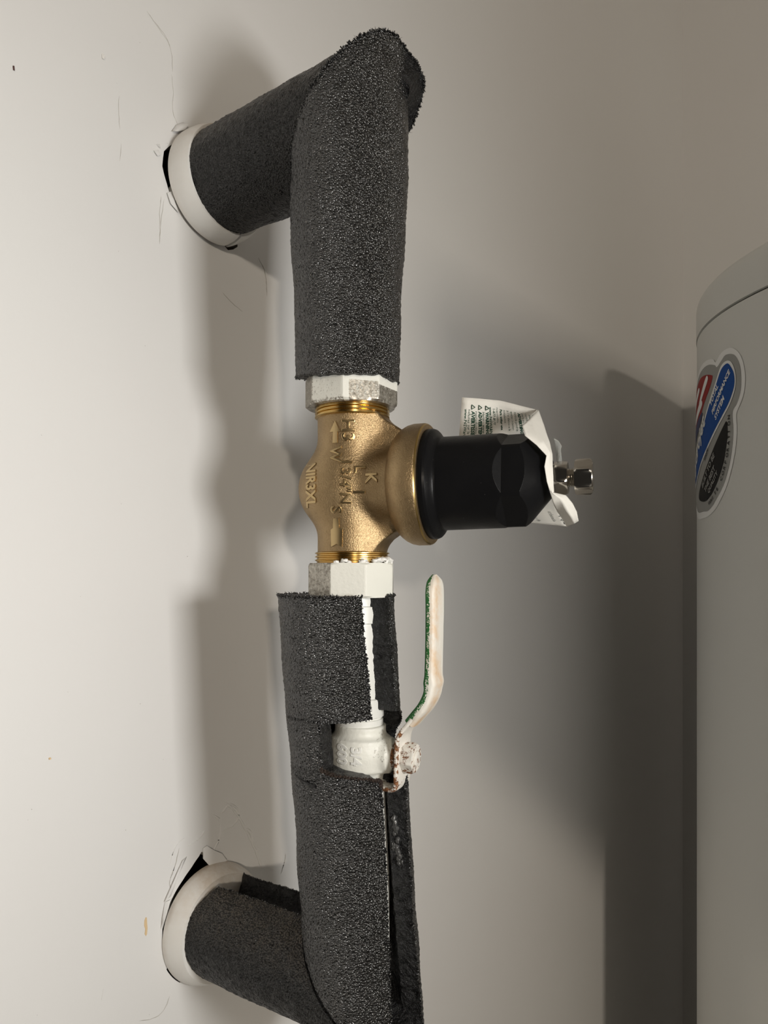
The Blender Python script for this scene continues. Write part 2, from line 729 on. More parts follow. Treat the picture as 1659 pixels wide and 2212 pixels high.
crack([(-.0665, -.2065), (-.0675, -.212)], .00016)
crack([(.0585, -.176), (.0575, -.181), (.0545, -.1875)], .0003)
flake([(-.0055, -.1545), (-.0035, -.1535), (.0015, -.1575), (.0065, -.1605), (.010, -.1655), (.004, -.1665), (-.0025, -.1645), (-.006, -.160)], .0022)
flake([(-.0165, -.156), (-.0215, -.163), (-.0275, -.1735), (-.0315, -.1755), (-.0255, -.166), (-.0195, -.157)], .0014)
flake([(-.0305, -.176), (-.0325, -.183), (-.0333, -.189), (-.0305, -.182), (-.0275, -.1755)], .0018)
flake([(-.0235, .2395), (-.0195, .2425), (-.0165, .2425), (-.0185, .2385), (-.0235, .2355), (-.0265, .2345)], .0018)
flake([(-.0345, .2215), (-.0375, .2195), (-.0355, .2175), (-.0335, .219)], .0008)
flake([(-.036, .2235), (-.034, .2245), (-.0335, .2225)], .0008)
flake([(-.0675, .2545), (-.0665, .255), (-.0657, .2538), (-.0665, .2522), (-.0674, .2525)], .0006, 'paint_chip', M['caulk'])
flake([(-.0252, .2035), (-.0245, .1975), (-.0225, .1925), (-.0275, .1955), (-.0295, .2005)], .0012)
flake([(-.0430, -.1815), (-.0422, -.1800), (-.0416, -.1803), (-.0415, -.183), (-.0412, -.186), (-.0416, -.189), (-.0421, -.1897), (-.0428, -.1885), (-.0425, -.186), (-.0431, -.184)], .0001, 'orange_smear', M['orange'])
flake([(-.1113, .2262), (-.1107, .2262), (-.1106, .2242), (-.1112, .2243)], .0005, 'dark_nick', M['mark'])
flake([(-.0945, -.0872), (-.0937, -.0872), (-.0935, -.088), (-.0945, -.0881)], .0005, 'dark_nick', M['orange'])
for _ in range(26):
    x, z = random.uniform(-.115, .03), random.uniform(-.26, .28)
    s = random.uniform(.0001, .00022)
    flake([(x - s, z), (x, z + s), (x + s, z), (x, z - s)], .0001, 'speck', M['crack'], .0001)


# ------------------------------------------------------------------ escutcheon plates round the stubs
def escutcheon(zc, label, split, R, h, rin):
    root = thing('escutcheon', label, 'pipe collar', (.0002, -.001, Z0 + zc))
    O = V(.0002, 0, Z0 + zc)
    if split:
        prof = [(.0008, R), (.004, R), (.009, R * .985), (h - .002, R * .955), (h, R * .93), (h, rin + .001), (h - .002, rin), (.001, rin)]
    else:
        prof = [(.0008, R), (.002, R), (.005, R * .985), (.009, R * .945), (.0125, R * .885), (h - .0012, R * .82), (h, R * .75), (h + .0002, rin + .001), (h - .003, rin), (.001, rin)]
    rings = [(0, 360)] if not split else [(-70, 110), (113, 284)]
    for k, (a0, a1) in enumerate(rings):
        n = 96
        full = a1 - a0 >= 360
        th = np.radians(np.linspace(a0, a1, n, endpoint=not full))
        vs, dirt = [], []
        for x in th:
            for s, r in prof:
                off = .0022 if (split and k == 1) else 0
                y = -s - off
                vs.append(O + V(r * math.cos(x), y, r * math.sin(x)))
                dirt.append(max(0, math.sin(x)) ** 1.5 * .8 + (.25 if s < .004 else 0) + .12)
        f = gridfaces(n, len(prof), full, True)
        if not full:
            f += [tuple(range(len(prof))), tuple(range((n - 1) * len(prof), n * len(prof)))]
        mesh('collar_half' if split else 'dome', vs, f, M['plate'], root, 40, {'dirt': dirt})
    return root


escutcheon(.2139, 'white split plastic collar on the wall around the upper insulated pipe stub', True, .0308, .0145, .0262)
escutcheon(-.1972, 'yellowed white domed wall collar around the lower pipe stub by the torn hole', False, .0327, .0135, .0150)


# ------------------------------------------------------------------ foam pipe insulation
def foam_sleeve(name, root, frames, r_out, r_in, phis, m, amp=.00045, cut_m=None, fz=55., slit=False, label=None):
    """frames: list over t of (centre, e1, e2, slant(phi)); phis[t] = (start, end) in radians.
    point = centre + r*(cos(phi)*e1 + sin(phi)*e2) + slant"""
    nt = len(frames)
    nphi = 150
    outer, inner = [], []
    for i, (c_, e1, e2, sl, ro, ri) in enumerate(frames):
        p0, p1 = phis[i]
        for j in range(nphi):
            ph = p0 + (p1 - p0) * j / (nphi - 1 if slit else nphi)
            dr = e1 * math.cos(ph) + e2 * math.sin(ph)
            base = c_ + sl(ph)
            po = base + dr * ro
            k = noise.noise(Vector(po * 1100)) * amp + noise.noise(Vector(po * fz)) * amp * 1.6
            outer.append(po + dr * k)
            pi_ = c_ + sl(ph) + dr * (ri(j) if callable(ri) else ri)
            inner.append(pi_ + dr * noise.noise(Vector(pi_ * 400)) * amp * 1.5)
    f = gridfaces(nt, nphi, False, not slit)
    mesh(name, outer, f, m, root, 180, label=label)
    # inner face, cut ends and slit edges
    vs = list(outer) + list(inner)
    N = len(outer)
    cf = [(a + N, d_ + N, c_ + N, b + N) for a, b, c_, d_ in f]
    mesh('bore', inner, f, cut_m or M['cut'], root, 180)

    def strip(A, B, nm, seg=5):
        n = len(A)
        W = []
        for a, b in zip(A, B):
            a, b = np.asarray(a), np.asarray(b)
            for k in range(seg + 1):
                q = a + (b - a) * k / seg
                if 0 < k < seg:
                    q = q + np.array(noise.noise_vector(Vector(q * 330))) * .0009
                W.append(q)
        mesh(nm, W, gridfaces(n, seg + 1), cut_m or M['cut'], root, 180)
    ends = []
    for i in (0, nt - 1):
        A = outer[i * nphi:(i + 1) * nphi]
        B = inner[i * nphi:(i + 1) * nphi]
        if not slit:
            A, B = A + A[:1], B + B[:1]
        strip(A, B, 'cut_end')
        ends.append(A)
    if slit:
        for j in (0, nphi - 1):
            A = [outer[i * nphi + j] for i in range(nt)]
            B = [inner[i * nphi + j] for i in range(nt)]
            strip(A, B, 'slit_face')
            ends.append(A)
    return ends


def fuzz(root, edge, n, ln=.0022, m=None):
    """ragged bits of torn foam along a cut edge"""
    vs, fs = [], []
    for _ in range(n):
        i = random.randrange(len(edge) - 1)
        p = np.asarray(edge[i]) + (np.asarray(edge[i + 1]) - np.asarray(edge[i])) * random.random()
        d_ = np.array([random.gauss(0, 1) for _ in range(3)])
        d_ /= np.linalg.norm(d_)
        u, v_ = frame(d_)
        L = ln * random.uniform(.3, 1)
        wd = random.uniform(.0002, .0006)
        k = len(vs)
        vs += [p - d_ * L * .4 + u * wd, p - d_ * L * .4 - u * wd * .5 + v_ * wd, p - d_ * L * .4 - u * wd * .5 - v_ * wd, p + d_ * L * .6]
        fs += [(k, k + 1, k + 2), (k, k + 1, k + 3), (k + 1, k + 2, k + 3), (k + 2, k, k + 3)]
    o = mesh('torn_fuzz', vs, fs, m or M['foam'], root, 0)
    o['kind'] = 'stuff'
    return o


X, Yn = V(1, 0, 0), V(0, -1, 0)
zero = lambda ph: V(0, 0, 0)
ZU, ZL = .2138, -.196
RF = .0275

# upper horizontal sleeve: phi = 0 up, +90 towards -x (camera side)
root = thing('pipe_insulation', 'dusty black foam sleeve on the upper horizontal stub from the wall', 'pipe insulation', (0, -.06, Z0 + ZU - RF))
fr, ph = [], []
nt = 70
for i in range(nt):
    t_ = i / (nt - 1)

    def sl(p, t_=t_):
        up_, side = math.cos(p), -math.sin(p)        # side > 0 : towards +x
        start = .0118 - .0012 * math.cos(p * 2)
        end = .105 + up_ * RF - .001 + (.011 * sstep(.15, .9, side) * sstep(-.7, .2, up_))
        return Yn * (start + (end - start) * t_)
    fr.append((V(0, 0, Z0 + ZU), UP, -X, sl, RF * (.985 + .02 * t_), .0125))
    ph.append((0, 2 * PI))
ends = foam_sleeve('sleeve', root, fr, 0, 0, ph, M['foam_dusty'], .0005)
fuzz(root, ends[0], 140, .0022)
fuzz(root, ends[1], 900, .004)

# upper vertical sleeve: phi = 0 towards the camera, +90 to RT
root = thing('pipe_insulation', 'black foam sleeve on the vertical pipe above the bronze valve', 'pipe insulation', (0, -.105, Z0 + .0915))
fr, ph = [], []
nt = 110
for i in range(nt):
    t_ = i / (nt - 1)

    def sl(p, t_=t_):
        dr = CV * math.cos(p) + RT * math.sin(p)
        bot = .0918 - .0040 * math.cos(p) - .0022 * sstep(.6, 1, math.sin(p))
        top = ZU + (-dr[1]) * RF + .0012
        return UP * (bot + (top - bot) * t_)
    c_ = V(0, -.105, Z0) + RT * (-.0022 + .0012 * t_)
    fr.append((c_, CV, RT, sl, .0245 + .0034 * sstep(0, .75, t_), .0165 if t_ < .06 else .0125))
    ph.append((0, 2 * PI))
ends = foam_sleeve('sleeve', root, fr, 0, 0, ph, M['foam'], .0005)
fuzz(root, ends[1], 700, .0032)
fuzz(root, ends[0], 110, .0025)


# lower vertical sleeve with its slit and the cut-out for the ball valve
def interp(x, xs, ys):
    return float(np.interp(x, xs, ys))


root = thing('pipe_insulation', 'split black foam sleeve around the ball valve with its seam gaping open', 'pipe insulation', (0, -.108, Z0 - .23))
fr, ph = [], []
zs = np.concatenate([np.linspace(-.0118, -.066, 60), np.linspace(-.0662, -.106, 110), np.linspace(-.1064, -.222, 120)])
for z in zs:
    v_ = 1232 - z * 4526
    cu = interp(v_, [1285, 1400, 1530, 1690, 1900, 2100, 2240], [726, 733, 741, 757, 770, 784, 793])
    L = (cu - 761) * .000221
    c_ = V(0, -.105, Z0) + RT * L
    wob = .9 * noise.noise(Vector((z * 260, 3, 1)))
    left = interp(v_, [1285, 1400, 1528, 1534, 1541, 1636, 1644, 1652, 1659, 1850, 2000, 2200], [25, 27, 28, 26, -23, -25, -10, 18, 31.6, 30.5, 28, 24]) + wob * 1.4
    right = interp(v_, [1285, 1526, 1534, 1550, 1590, 1655, 1668, 1690, 1850, 2000, 2200], [61, 64, 84, 92, 118, 122, 74, 68, 67, 69, 73]) + wob * 2.2

    def sl(p, z=z):
        # the lower end is mitred
        dr = CV * math.cos(p) + RT * math.sin(p)
        lowest = ZL - (-dr[1]) * RF
        zz = max(z, lowest)
        # a shallow rise of the rear edge on top
        return UP * zz
    tear = math.exp(-((v_ - 1655) / 3.5) ** 2)
    fr.append((c_, CV, RT, sl, .0274, .0152 if -.0985 < z < -.066 else ((lambda j: .0128 + .0056 * max(0, 1 - j / 26)) if z <= -.0985 else .0128)))
    ph.append((rad(right), rad(360 + left)))
ends = foam_sleeve('sleeve', root, fr, 0, 0, ph, M['foam'], .0005, slit=True)
fuzz(root, ends[0], 420, .0034)
for e in ends[2:]:
    seg = [p for p in e if p[2] > Z0 - .22]
    fuzz(root, seg, 520, .0022)
fuzz(root, [p for p in ends[3] if Z0 - .097 < p[2] < Z0 - .088], 420, .0030, M['brown_fuzz'])
# the ragged tear line left of the cut-out
P = []
for k in range(16):
    a = rad(-82 + 48 * k / 15)
    z = -.0925 - .0045 * k / 15 + random.uniform(-.0003, .0003)
    c_ = V(0, -.105, Z0) + RT * (-.0012)
    P.append(c_ + (CV * math.cos(a) + RT * math.sin(a)) * .0275 + UP * z)
v_, f = tube(P, [.0003 + .0006 * k / 15 for k in range(16)], 6)
mesh('tear', v_, f, M['cut'], root)

# shiny smears of old adhesive on the opened seam
M['glue'] = mat('grey_adhesive', (.075, .075, .073), .2)
for va, du, n, r in ((1776, 0, 3, .0011), (1788, 2, 3, .0013), (1800, 1, 3, .0010), (1822, 4, 2, .0010), (1834, -2, 3, .0012), (1848, 3, 3, .0013), (1858, 6, 3, .0011), (1870, 8, 2, .0009)):
    z = (1232 - (1232 + (va - 1232) * .965)) / 4526
    cu = interp(va, [1690, 1900, 2100], [757, 770, 784])
    a = rad(66)
    for k in range(n):
        c_ = V(0, -.105, Z0 + z - k * .0009) + RT * ((cu - 761) * .000221) + (CV * math.cos(a) + RT * math.sin(a)) * (.0212 + du * .0002 + random.uniform(-.0008, .0008)) - CV * .0002 + (CV * math.sin(a) - RT * math.cos(a)) * -.0001
        bm = bmesh.new()
        bmesh.ops.create_icosphere(bm, subdivisions=2, radius=r * .9)
        vs = np.array([x.co[:] for x in bm.verts])
        fs = [tuple(x.index for x in g.verts) for g in bm.faces]
        bm.free()
        vs = np.array([p * V(.9, .9, 1.3) + c_ + np.array(noise.noise_vector(Vector((p + c_) * 800))) * r * .6 for p in vs])
        mesh('adhesive_smear', vs, fs, M['glue'], root, 60)

# lower horizontal sleeve, slit open along its top
root = thing('pipe_insulation', 'black foam sleeve on the lower horizontal stub with a slot along its top', 'pipe insulation', (0, -.06, Z0 + ZL - RF))
fr, ph = [], []
nt = 80
for i in range(nt):
    t_ = i / (nt - 1)

    def sl(p, t_=t_):
        up_ = math.cos(p)
        side = math.sin(p)                         # > 0 : camera side
        start = .0125 + .0055 * sstep(.5, 1, up_) * (side > 0)
        end = .108 - up_ * RF - .0015
        return Yn * (start + (end - start) * t_)
    fr.append((V(.0006 + .003 * t_, 0, Z0 + ZL), UP, -X, sl, RF, .0128))
    ph.append((rad(20 + 2 * noise.noise(Vector((t_ * 9, 0, 0)))), rad(360 - 27 + 2 * noise.noise(Vector((t_ * 9, 5, 0))))))
ends = foam_sleeve('sleeve', root, fr, 0, 0, ph, M['foam_dusty'], .0005, slit=True)
for e in ends[2:]:
    fuzz(root, e, 120, .0015)


# ------------------------------------------------------------------ copper pipe painted white
def pipe_axis(z):
    v_ = 1232 - z * 4526
    u_ = interp(v_, [1250, 1400, 1620, 1720, 1900, 2120], [768, 772, 777, 781, 790, 791])
    return V(0, -.105, Z0 + z) + RT * ((u_ - 761) * .000221)


root = thing('water_pipe', 'white painted copper pipe inside the lower split foam', 'pipe', (0, -.105, Z0 + ZL - .01))
v_, f = tube([pipe_axis(z) for z in np.linspace(-.0105, -.0745, 12)], .0110, 40)
mesh('riser', v_, f, M['white'], root)
for za, zb, r in ((-.0168, -.0252, .0119), (-.0602, -.0695, .0119), (-.0700, -.0735, .0115)):
    v_, f = lathe([(0, r - .001), (.0004, r), (za - zb - .0004, r), (za - zb, r - .001)], pipe_axis(zb), UP, 48)
    mesh('solder_cup', v_, f, M['white'], root)
P = [pipe_axis(z) for z in np.linspace(-.099, ZL + .016, 10)]
e = pipe_axis(ZL)
for k in range(1, 9):
    a = PI / 2 * k / 8
    P.append(e + UP * (.016 - .016 * math.sin(a)) + V(0, .016 - .016 * math.cos(a), 0))
P.append(V(e[0], -.05, e[2]))
P.append(V(.0002, .03, e[2]))
v_, f = tube(P, .0113, 32)
mesh('elbow_run', v_, f, M['white'], root)
root = thing('water_pipe', 'copper pipe hidden inside the upper foam elbow', 'pipe', (0, -.105, Z0 + .1))
P = [V(0, -.105, Z0 + z) for z in (.089, .12, .16, ZU - .016)]
for k in range(1, 9):
    a = PI / 2 * k / 8
    P.append(V(0, -.105 + .016 - .016 * math.cos(a), Z0 + ZU - .016 + .016 * math.sin(a)))
P += [V(0, -.05, Z0 + ZU), V(0, .03, Z0 + ZU)]
v_, f = tube(P, .0105, 32)
mesh('elbow_run', v_, f, M['white'], root)

# ------------------------------------------------------------------ pressure reducing valve
ZV = .0391
O = V(0, -.105, Z0 + ZV)
psi = rad(69)
B = math.cos(psi) * CV + math.sin(psi) * RT                       # axis of the bonnet
Nn = (CV - math.cos(psi) * B) / math.sin(psi)                     # horizontal, across it
B = B + UP * .012
B /= np.linalg.norm(B)
prv = thing('pressure_reducing_valve', 'bronze water pressure reducing valve with black bonnet on the vertical pipe', 'valve', (0, -.105, Z0 - .0124))


def prv_sdf(s, w_, z):
    neck = np.maximum(np.sqrt(s ** 2 + w_ ** 2) - (.0163 + .0002 * np.abs(z) / .03), np.abs(z) - .0335)
    ball = np.sqrt(((s + .0050) / .0213) ** 2 + (w_ / .0195) ** 2 + (z / .0205) ** 2)
    ball = (ball - 1) * .0200
    rr = np.sqrt(w_ ** 2 + z ** 2)
    barrel = np.maximum(np.maximum(rr - (.0158 + np.clip(s - .008, 0, 1) * .16), s - .029), -s)
    az = np.where(z > 0, z, -z + .0055)
    rib = np.maximum(np.maximum(np.maximum(np.abs(w_) - .0085 + np.clip(s - .012, 0, 1) * .15, (az - .0325 + .66 * (s - .0155)) / 1.2), s - .0272), .004 - s)
    d_ = smin(neck, ball, .006)
    d_ = smin(d_, barrel, .0035)
    d_ = smin(d_, rib, .0045)
    return d_


bv, bf = surface_nets(prv_sdf, (-.030, -.031, -.037), (.032, .031, .037), .0009)
bw = O + bv[:, :1] * B + bv[:, 1:2] * Nn + bv[:, 2:] * UP
mesh('body', bw, bf, M['brass'], prv, 180)
bvh = BVHTree.FromPolygons([tuple(p) for p in bw], [tuple(f) for f in bf])

prof = [(.0225, .0170), (.0228, .0195), (.0236, .0214), (.0248, .0232), (.0264, .0250), (.0283, .0265), (.0304, .0275), (.0328, .0280), (.0375, .0280), (.0384, .0277), (.0389, .0272), (.0389, .024)]
v_, f = lathe(prof, O, B, 128)
mesh('flange', v_, f, M['brass'], prv, 50)
v_, f = lathe([(.0383, .0278), (.0387, .0275), (.0389, .0272)], O, B, 128, cap=False)
mesh('flange_rim', v_, f, M['bright_brass'], prv, 50, label='bright machined edge of the bronze flange')


# black bonnet: a cylinder with six flats and a coned end
def bonnet():
    n = 600
    hs = [0.]
    R0 = .0213
    s_list = [.0384, .0392, .0402, .0414, .0424, .0432, .0438, .0444, .0449, .0453, .046, .048, .052, .058, .064, .070]
    s_list += list(np.arange(.0712, .0945, .00022))
    vs = []
    u, v2 = frame(B, UP)
    # vertex angles measured from the across direction Nn
    a_n = math.atan2(Nn @ v2, Nn @ u)
    step = {.0384: .0249, .0392: .0252, .0402: .0253, .0414: .0252, .0424: .0248, .0432: .0240, .0438: .0231, .0444: .0223, .0449: .0218, .0453: .0215}
    apo = .0186
    for s in s_list:
        for j in range(n):
            th = 2 * PI * j / n
            r = step.get(round(s, 4), R0 - .00025 * (s - .046) / .03)
            d_ = math.degrees(th) - HEX0
            d_ = (d_ + 30) % 60 - 30
            if s > .0706:
                r = min(r, (apo + max(0, .0744 - s) * .78) / math.cos(rad(d_)))
                r = min(r, max(.0078, .0212 - (s - .0822) * 1.12))
            vs.append(O + B * s + r * (math.cos(th) * u + math.sin(th) * v2))
    f = gridfaces(len(s_list), n, False, True)
    f.append(tuple(range((len(s_list) - 1) * n, len(s_list) * n)))
    f.append(tuple(range(n)))
    return np.array(vs), f


# orientation: the middle of a flat lies 18 degrees above Nn
_u, _v = frame(B, UP)
a_n = math.degrees(math.atan2(Nn @ _v, Nn @ _u))
sgn = 1 if (a_n - 0) % 360 > 180 else -1
HEX0 = a_n + sgn * 8
v_, f = bonnet()
mesh('bonnet', v_, f, M['black'], prv, 14)


def hexnut(s0, s1, R, ang, ch, ax=B, org=O, n=96, hole=0, top_ch=True):
    ap = R * math.cos(PI / 6)
    prof = [(s0, R * .82), (s0, R * .93), (s0 + ch, R), (s1 - ch, R), (s1, R * .9), (s1, R * .5)]

    def rf(s, r, th):
        d_ = (math.degrees(th) - ang + 30) % 60 - 30
        return min(r, ap / math.cos(rad(d_)))
    return lathe(prof, org, ax, n, UP, rf)


v_, f = hexnut(.0948, .1006, .0077, HEX0 + sgn * 2, .0009)
mesh('lock_nut', v_, f, M['steel'], prv, 25)
v_, f = hexnut(.1036, .1108, .0079, HEX0 - sgn * 20, .0009)
bolt = mesh('adjusting_bolt', v_, f, M['steel'], prv, 25)
v_, f = lathe([(.1107, .0062), (.1112, .0060), (.1113, .001)], O, B, 40)
mesh('head_crown', v_, f, M['steel'], bolt, 30)
prof = []
for k in range(15):
    s = .0900 + k * .0010
    prof += [(s, .0036), (s + .0005, .0042)]
v_, f = lathe(prof, O, B, 40)
mesh('thread', v_, f, M['steel'], bolt, 30)
for k in (-1, 1):
    v_, f = box(O + B * .1114 + UP * .0012 * k + Nn * .001, B * .0002, Nn * .0016, UP * .0004)
    mesh('grade_mark', v_, f, M['steel'], bolt, 0)

# threaded necks
for z0, zdir, n in ((.0326, 1, 4), (-.0302, -1, 4)):
    prof = [(0, .0162)]
    for k in range(n):
        prof += [(.0002 + k * .00165, .0168), (.0007 + k * .00165, .0178), (.0010 + k * .00165, .0178), (.0015 + k * .00165, .0168)]
    prof.append((n * .00165 + .001, .0166))
    v_, f = lathe(prof, O + UP * z0, UP * zdir, 96)
    mesh('thread', v_, f, M['bright_brass'], prv, 20, label='bright machined brass thread')


# eight sided union nuts, splashed with white paint
def union_nut(zb, zt, R, a0, paintf, label, off):
    n = 192
    ap = R * math.cos(PI / 8)
    zs_ = [zb, zb, zb + .0009] + list(np.linspace(zb + .0016, zt - .0016, 26)) + [zt - .0008, zt, zt]
    rs_ = [.0180, R * .93, R * .985] + [R] * 26 + [R * .985, R * .94, .0140]
    vs, at = [], []
    c_ = PIPE + RT * off
    for z, r in zip(zs_, rs_):
        for j in range(n):
            th = 2 * PI * j / n                    # from CV towards RT
            d_ = (math.degrees(th) - a0) % 45 - 22.5
            q = min(r, ap / math.cos(rad(d_)))
            vs.append(c_ + (CV * math.cos(th) + RT * math.sin(th)) * q + UP * z)
            at.append(paintf(((math.degrees(th) + 180) % 360) - 180, (z - zb) / (zt - zb)))
    f = gridfaces(len(zs_), n, False, True)
    f += [tuple(range(n)), tuple(range((len(zs_) - 1) * n, len(zs_) * n))]
    return mesh('union_nut', vs, f, M['splash'], prv, 20, {'paint': at}, label)


def paint_up(a, h):
    if a < -53:
        return .12
    if a < -8:
        return .80 if h > .1 else .4
    if a < -2:
        return 1.3
    if a < 35:
        return 1.3 if h > .62 else (.28 if h > .08 else .1)
    return 1.4 if h > .52 else .15


def paint_lo(a, h):
    return .18 if a < -27 else (.98 if a < 19 else 1.5)


union_nut(.0770, .0915, .0223, -10, paint_up, 'eight sided union nut with half its white paint rubbed off', -.0006)
union_nut(-.0126, .0034, .0213, 18, paint_lo, 'eight sided white painted union nut below the valve', -.0003)

# scraps of white putty on the lower thread
for a, r, dz in ((-24, .0010, .0002), (-12, .0012, .0007), (-5, .0009, .0002), (14, .0013, .0004), (20, .0010, .0), (34, .0012, .0007), (42, .0017, .0009), (50, .0016, .0013), (57, .0019, .0010), (64, .0018, .0012), (70, .0017, .0006)):
    c_ = PIPE + (CV * math.cos(rad(a)) + RT * math.sin(rad(a))) * .0182 + UP * (.0036 + dz)
    bm = bmesh.new()
    bmesh.ops.create_icosphere(bm, subdivisions=2, radius=r)
    vs = np.array([x.co[:] for x in bm.verts])
    fs = [tuple(x.index for x in g.verts) for g in bm.faces]
    bm.free()
    vs = vs * V(1.4, 1.4, .8) + c_
    vs = np.array([p + np.array(noise.noise_vector(Vector(p * 900))) * r * .7 for p in vs])
    mesh('putty_scrap', vs, fs, M['caulk'], prv, 60)


# cast lettering: laid on the surface of the casting
def emboss(name, v_, f, l, z, height, parent, tree, org, m, upv=None):
    """v_: (x reading direction, y letter up, z height 0..1); reads downwards, letter tops to RT"""
    upv = RT if upv is None else upv
    out = []
    for x, y, h in v_:
        p = org + RT * (l + y) + UP * (z - x) + CV * .07
        hit, nrm, _, _ = tree.ray_cast(Vector(p), Vector(-CV))
        q = np.array(hit) if hit is not None else p - CV * .06
        out.append(q + CV * (height * h / .0007 if h > 0 else -.0006))
    return mesh(name, out, f, m, parent, 35)


def letters(s, size, l, z, height=.00062, parent=prv, tree=bvh, org=O, m=None, bold=-.00002):
    v_, f = text_mesh(s, size, .0004, .0003, 2, bold)
    emboss('lettering', v_, f, l, z, height, parent, tree, org, m or M['worn_brass'])


px = .000216
uc, vc = 760., 1055.


def put(s, hpx, u_, v0, adv=None, **k):
    """cap height hpx, baseline at u_, top of the text at v0"""
    letters(s, hpx * px / .69, (u_ - uc) * px, (vc - v0) * px, **k)


put('H3', 27, 738, 916)
put('W', 22, 714, 974)
put('I', 22, 737, 1004)
put('3/4"N', 22, 735, 1020)
put('L', 22, 765, 1015)
put('K', 22, 788, 1032)
put('I', 22, 763, 1068)
put('NIR3XL', 20, 661, 1004)
put('S', 22, 715, 1101)


def arrow(outline, nm):
    pts = [((vv - vc) * px, (uu - uc) * px) for uu, vv in outline]     # x down, y to RT
    v2, f2 = poly_mesh(pts, .0012)
    n = len(v2)
    # top plate and skirt
    bm = bmesh.new()
    vs = [bm.verts.new((x, y, .0007)) for x, y in v2]
    for q in f2:
        bm.faces.new([vs[i] for i in q])
    be = [e_ for e_ in bm.edges if e_.is_boundary]
    r = bmesh.ops.extrude_edge_only(bm, edges=be)
    for g in r['geom']:
        if isinstance(g, bmesh.types.BMVert):
            g.co.z = 0
    bm.verts.index_update()
    v_ = [tuple(x.co) for x in bm.verts]
    f = [tuple(x.index for x in g.verts) for g in bm.faces]
    bm.free()
    emboss('arrow', v_, f, 0, 0, .0005, prv, bvh, O, M['worn_brass'])


arrow([(723, 919), (734, 942), (728, 942), (728, 966), (718, 966), (719, 942), (712, 942)], 'flow')
arrow([(719, 1126), (731, 1126), (732, 1146), (739, 1149), (738, 1186), (726, 1180), (715, 1186), (714, 1150), (719, 1146)], 'flow')

# ------------------------------------------------------------------ ball valve
bval = thing('ball_valve', 'white painted ball valve with a lever handle in the foam cut-out', 'valve', (0, -.107, Z0 - .1))
OB = pipe_axis(-.0862)
psi2 = rad(64)
B2 = math.cos(psi2) * CV + math.sin(psi2) * RT
B2 = B2 - UP * .03
B2 /= np.linalg.norm(B2)
N2 = np.cross(UP, B2)
if N2 @ CV < 0:
    N2 = -N2
N2 /= np.linalg.norm(N2)
T2 = np.cross(N2, B2)
if T2[2] < 0:
    T2 = -T2


def bv_sdf(s, w_, z):
    r = np.sqrt(s ** 2 + w_ ** 2)
    barrel = np.maximum(r - .0122, np.abs(z) - .0133)
    ball = (np.sqrt((r / .0150) ** 2 + (z / .0122) ** 2) - 1) * .0130
    ring1 = np.maximum(r - .0143, np.abs(z - .0000) - .0070)
    boss = np.maximum(np.maximum(np.sqrt(w_ ** 2 + z ** 2) - .0066, s - .0185), -s)
    boss2 = np.maximum(np.maximum(np.sqrt(w_ ** 2 + z ** 2) - .0078, s - .0160), -s)
    d_ = smin(barrel, ball, .003)
    d_ = smin(d_, ring1, .003)
    d_ = smin(d_, boss, .0025)
    return smin(d_, boss2, .003)


v_, f = surface_nets(bv_sdf, (-.018, -.018, -.0165), (.021, .018, .0165), .0007)
vb = OB + v_[:, :1] * B2 + v_[:, 1:2] * N2 + v_[:, 2:] * T2
att = [1.4 if s < .0115 else (.72 if z > -.002 else 1.) for s, w_, z in v_]
mesh('body', vb, f, M['splash'], bval, 180, {'paint': att})
bvh2 = BVHTree.FromPolygons([tuple(p) for p in vb], [tuple(q) for q in f])


def letters2(s, size, u_, v0, bold=.0001):
    v_, f = text_mesh(s, size, .0004, .0003, 2, bold)
    q = OB + V(0, 0, 0)
    emboss('lettering', v_, f, (u_ - 776) * .000215, (1622 - v0) * .000215, .00035, bval, bvh2, OB, M['white'])


letters2('3/4', .0066, 757, 1598)
letters2('600', .0062, 727, 1593)

# stem packing, rusty plate, tab, lever, nut
v_, f = lathe([(.0165, .0060), (.0168, .0064), (.0205, .0064), (.0208, .0058)], OB, B2, 40)
mesh('packing_nut', v_, f, M['rusty'], bval, 30, {'rust': [.72] * len(v_)}, 'rust-brown packing nut behind the lever')


def lever_strip(path, wid, thick, nm, m, attf, round_=0.):
    """path: list of (s, z) offsets of the middle plane; a strip of width wid across N2"""
    nsec = 28
    vs, A = [], []
    L = [0.]
    for i in range(1, len(path)):
        L.append(L[-1] + math.hypot(path[i][0] - path[i - 1][0], path[i][1] - path[i - 1][1]))
    for i, (s, z) in enumerate(path):
        a = path[max(i - 1, 0)]
        b = path[min(i + 1, len(path) - 1)]
        d_ = V(b[0] - a[0], b[1] - a[1])
        d_ /= np.linalg.norm(d_)
        nrm = (d_[1], -d_[0])                       # towards +s when going up
        k = wid(L[i] / L[-1]) / 2
        h = thick(L[i] / L[-1]) / 2
        for j in range(nsec):
            th = 2 * PI * j / nsec
            cx, cy = math.cos(th), math.sin(th)
            e_ = .42
            x = math.copysign(abs(cx) ** e_, cx) * k
            y = math.copysign(abs(cy) ** (e_ if not round_ else round_), cy) * h
            vs.append(OB + N2 * x + B2 * (s + y * nrm[0]) + T2 * (z + y * nrm[1]))
            A.append((x / k, y / h, L[i] / L[-1]))
    f = gridfaces(len(path), nsec, False, True)
    f += [tuple(range(nsec)), tuple(range((len(path) - 1) * nsec, len(path) * nsec))]
    at = {key: [fn(*q) for q in A] for key, fn in attf.items()}
    return mesh(nm, vs, f, m, bval, 50, at)


